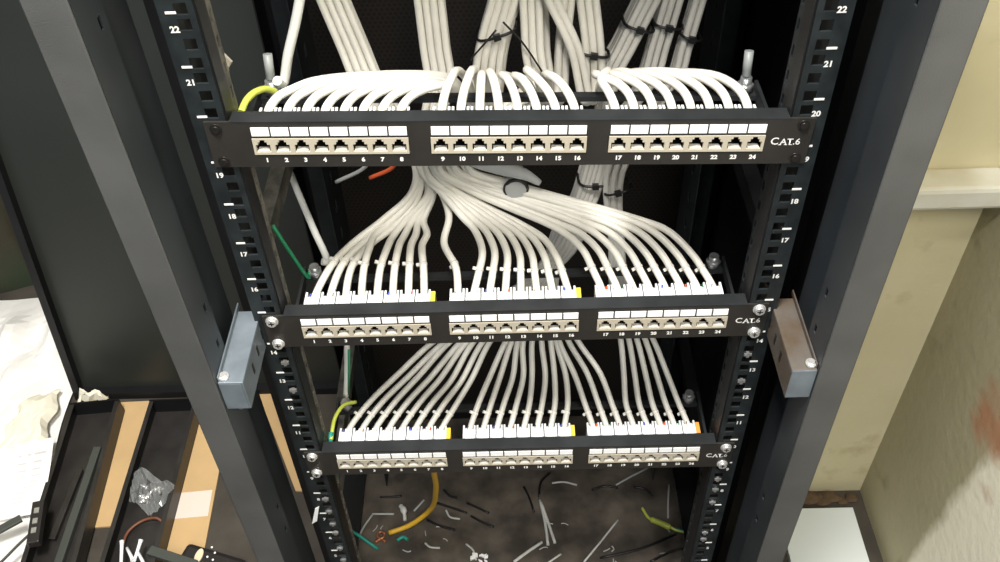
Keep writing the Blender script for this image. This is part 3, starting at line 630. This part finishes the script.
# white crumpled sheets
def crumple(name, cornersZ, nu, nv, amp, material, label, cat, base_h, seed, freq=3.0):
    rnd = random.Random(seed); ph = [(rnd.uniform(0, 6.28), rnd.uniform(.6, 1)*freq, rnd.uniform(-1, 1)*freq) for _ in range(7)]
    p00, p10, p11, p01 = cornersZ
    def fn(u, v):
        p = p00*(1-u)*(1-v)+p10*u*(1-v)+p11*u*v+p01*(1-u)*v; h = sum(abs(math.sin(a+6.28*(fu*u+fv*v)))**1.0 for a, fu, fv in ph)/7
        edge = min(1, 6*min(u, 1-u, v, 1-v)+.12); q = Vector(p); q.z = fz+base_h+amp*h*edge; q.x += 14*math.sin(5*v*6.28*.5+ph[0][0])*.4; q.y += 12*math.sin(4*u*6.28*.5+ph[1][0])*.4; return q
    o = single(name, MB().grid(fn, nu, nv, False), material, label, cat); s = o.modifiers.new('solid', 'SOLIDIFY'); s.thickness = .0008; return o
fl = lambda x, y: Vector((x, y, fz))
crumple('plastic_sheet', [fl(-1330, -60), fl(-822, -30), fl(-895, 800), fl(-1420, 815)], 30, 36, 60, 'plastic_white', 'large crumpled white plastic sheet heaped on the floor at far left', 'plastic sheet', 4, 3)
crumple('paper_sheet', [fl(-960, 360), fl(-868, 350), fl(-882, 525), fl(-950, 500)], 10, 14, 26, 'paper_cream', 'cream crumpled paper lying against the left black channel', 'paper', 34, 11, 1.2)
e = (-935, 280, fz); pp = tag(empty('paper_sheet', e), 'white printed leaflet with faint text lines, on the crumpled plastic', 'paper')
def leaf(u, v): p = F(lerp(8, 54, u)-v*12, lerp(446, 526, v)+u*-9+5*math.sin(5*v), 46+9*math.sin(4*u+2*v)+7*math.sin(5*v)); return p
part('leaflet', MB().grid(leaf, 10, 12), 'paper_white', pp, e)
tl = MB()
for k in range(9):
    for q in range(2):
        v = .12+k*.085; u0 = .28+q*.33; u1 = u0+random.uniform(.15, .28)
        pts = [leaf(u, vv)+Vector((0, 0, .6)) for u, vv in ((u0, v), (u1, v), (u1, v+.022), (u0, v+.022))]; tl.add(pts, [(0, 1, 2, 3)])
part('text_lines', tl, 'ink_faint', pp, e)
crumple('paper_scrap', [fl(-852, 511), fl(-795, 512), fl(-800, 525), fl(-850, 525)], 8, 6, 30, 'paper_cream', 'small white paper scrap at the foot of the leaning panel, behind the left channel', 'paper', 12, 5, 1)
# plug with lead
e = F(38, 520, 60); pg = tag(empty('plug', (e.x, e.y, fz)), 'small black plug with a thin lead lying on the channel edge', 'plug'); eb = (e.x, e.y, fz)
a, b = F(40, 503, 66), F(34, 545, 62); d = (b-a).normalized(); n = d.cross(Vector((0, 0, 1))).normalized()
part('body', MB().obox((a+b)/2, d, n, (0, 0, 1), (b-a).length/2, 10, 8), 'device_black', pg, eb, 2)
part('lead', MB().tube(smooth_path([F(32, 532, 60), F(18, 545, 55), F(0, 563, 50), F(-20, 580, 50)]), 2.4, 6), 'device_black', pg, eb)
for t in (.25, .5, .72): part('terminal', MB().obox(lerp(a, b, t)+Vector((0, 0, 8)), d, n, (0, 0, 1), 5, 4, 1.5), 'zinc', pg, eb)
single('plastic_strip', MB().obox(F(3, 528, 66), (.8, .6, 0), (-.6, .8, 0), (0, 0, 1), 30, 7, 3), 'bar_grey', 'small grey strip at the left edge of the frame on the white sheets', 'strip', bevel=1)
# clear bag of screws
rnd = random.Random(5); e = F(148, 492, 20)
def bagf(u, v):
    c4 = ((139, 467), (175, 486), (127, 497), (151, 515)); p = PZ(*[lerp(lerp(c4[0][k], c4[1][k], u), lerp(c4[2][k], c4[3][k], u), v) for k in (0, 1)], fz+44); edge = min(u, 1-u, v, 1-v)
    p.z = fz+41+edge*46+rnd.uniform(-4, 4)+8*math.sin(9*u+4*v); return p
o = single('plastic_bag', MB().grid(bagf, 11, 11, False), 'bag_clear', 'clear plastic bag of screws on the right black channel', 'bag'); o.modifiers.new('solid', 'SOLIDIFY').thickness = .0006
for k in range(9):
    p = PZ(148+J(14), 496+J(10), fz+52+J(4)); d = Vector((J(1), J(1), J(.3))).normalized()
    single('screw', MB().cyl(p, p+d*12, 2.0, 8).cyl(p-d*3, p, 4.2, 8), 'screw_bright', 'bright screw inside the clear plastic bag', 'screw', 'screws in the clear bag')
wire('cord', [F(122, 548, 12), F(128, 532, 14), F(142, 521, 16), F(156, 518, 18), F(163, 522, 14)], 2.6, 'brown_cord', 'brown curved cord lying in the right black channel', 'cord')
for k, (pa, pb) in enumerate([((121, 566), (122, 541)), ((134, 562), (141, 540)), ((127, 548), (133, 560)), ((138, 552), (146, 568))]):
    a, b = F(*pa, 46), F(*pb, 50); single('wall_plug', MB().tube([a, lerp(a, b, .5), lerp(a, b, .85), b], [2.6, 2.8, 3.2, 4.4], 8), 'label_white', 'white plastic wall plug in the small heap in the right black channel', 'wall plug', 'white wall plugs')
# handheld device at the bottom edge
e = F(215, 560); eb = (e.x, e.y, fz); dv = tag(empty('handheld_device', eb), 'black handheld device with a cream oval button, cut by the bottom edge', 'device')
a, b = F(188, 548, 20), F(248, 566, 20); d = (b-a).normalized(); n = Vector((0, 0, 1)).cross(d).normalized(); mid = (a+b)/2-n*44
part('body', MB().obox(mid, d, n, (0, 0, 1), (b-a).length/2, 50, 14), 'device_black', dv, eb, 9)
pz = lambda x, y, h: PZ(x, y, fz+h)
bc = pz(199, 556, 34.6); dd = (pz(202, 549, 34.6)-bc).normalized(); nn = dd.cross(Vector((0, 0, 1)))
part('button', MB().prism([bc+dd*13*math.cos(t)+nn*6.5*math.sin(t) for t in [6.283*k/20 for k in range(20)]], (0, 0, -1), (0, 0, 2)), 'button_cream', dv, eb, .5)
for x, y in [(212, 547.5), (215, 553), (207.5, 557), (213, 560)]:
    c = pz(x, y, 34.5); part('key', MB().cyl(c, c+Vector((0, 0, 1.2)), 1.8, 8), 'label_white', dv, eb)
# dark sack far left behind the sheets
rnd2 = random.Random(9)
def sack(u, v):
    th = u*2*math.pi; ph = v*math.pi*.5; k = 1+.10*math.sin(5*th+3*v)+.06*math.sin(9*th)
    return Vector((-1230+200*k*math.cos(th)*math.cos(ph)**.55, 905+75*k*math.sin(th)*math.cos(ph)**.55, fz+520*math.sin(ph)*(1+.05*math.sin(4*th))))
single('sack', MB().grid(sack, 40, 18), 'sack_dark', 'dark green-brown sack standing behind the white sheets at far left', 'sack')

# ------------------------------------------------------------------ right of the rack
single('white_board', MB().prism([(440, 30, fz), (566, 30, fz), (568, 243, fz), (440, 243, fz)], (0, 0, .2), (0, 0, 14)), 'board_white', 'flat white board lying on the floor in the corner right of the rack', 'board', bevel=1)
for k, (x, y, r) in enumerate([(475, 264, 11), (500, 268, 14), (522, 262, 9), (538, 270, 12), (556, 263, 8), (575, 268, 9)]):
    rd_ = random.Random(k)
    mb = MB().grid(lambda u, v: Vector((x+r*1.6*math.cos(6.283*u)*math.sin(3.1416*v)*(1+.3*math.sin(12.566*u+k)), y+r*math.sin(6.283*u)*math.sin(3.1416*v), fz+r*.45+r*.45*math.cos(3.1416*v))), 12, 7, False)
    single('rubble_lump', mb, 'rubble', 'brown lump of rubble at the foot of the cream wall behind the white board', 'rubble', 'rubble lumps behind the white board')
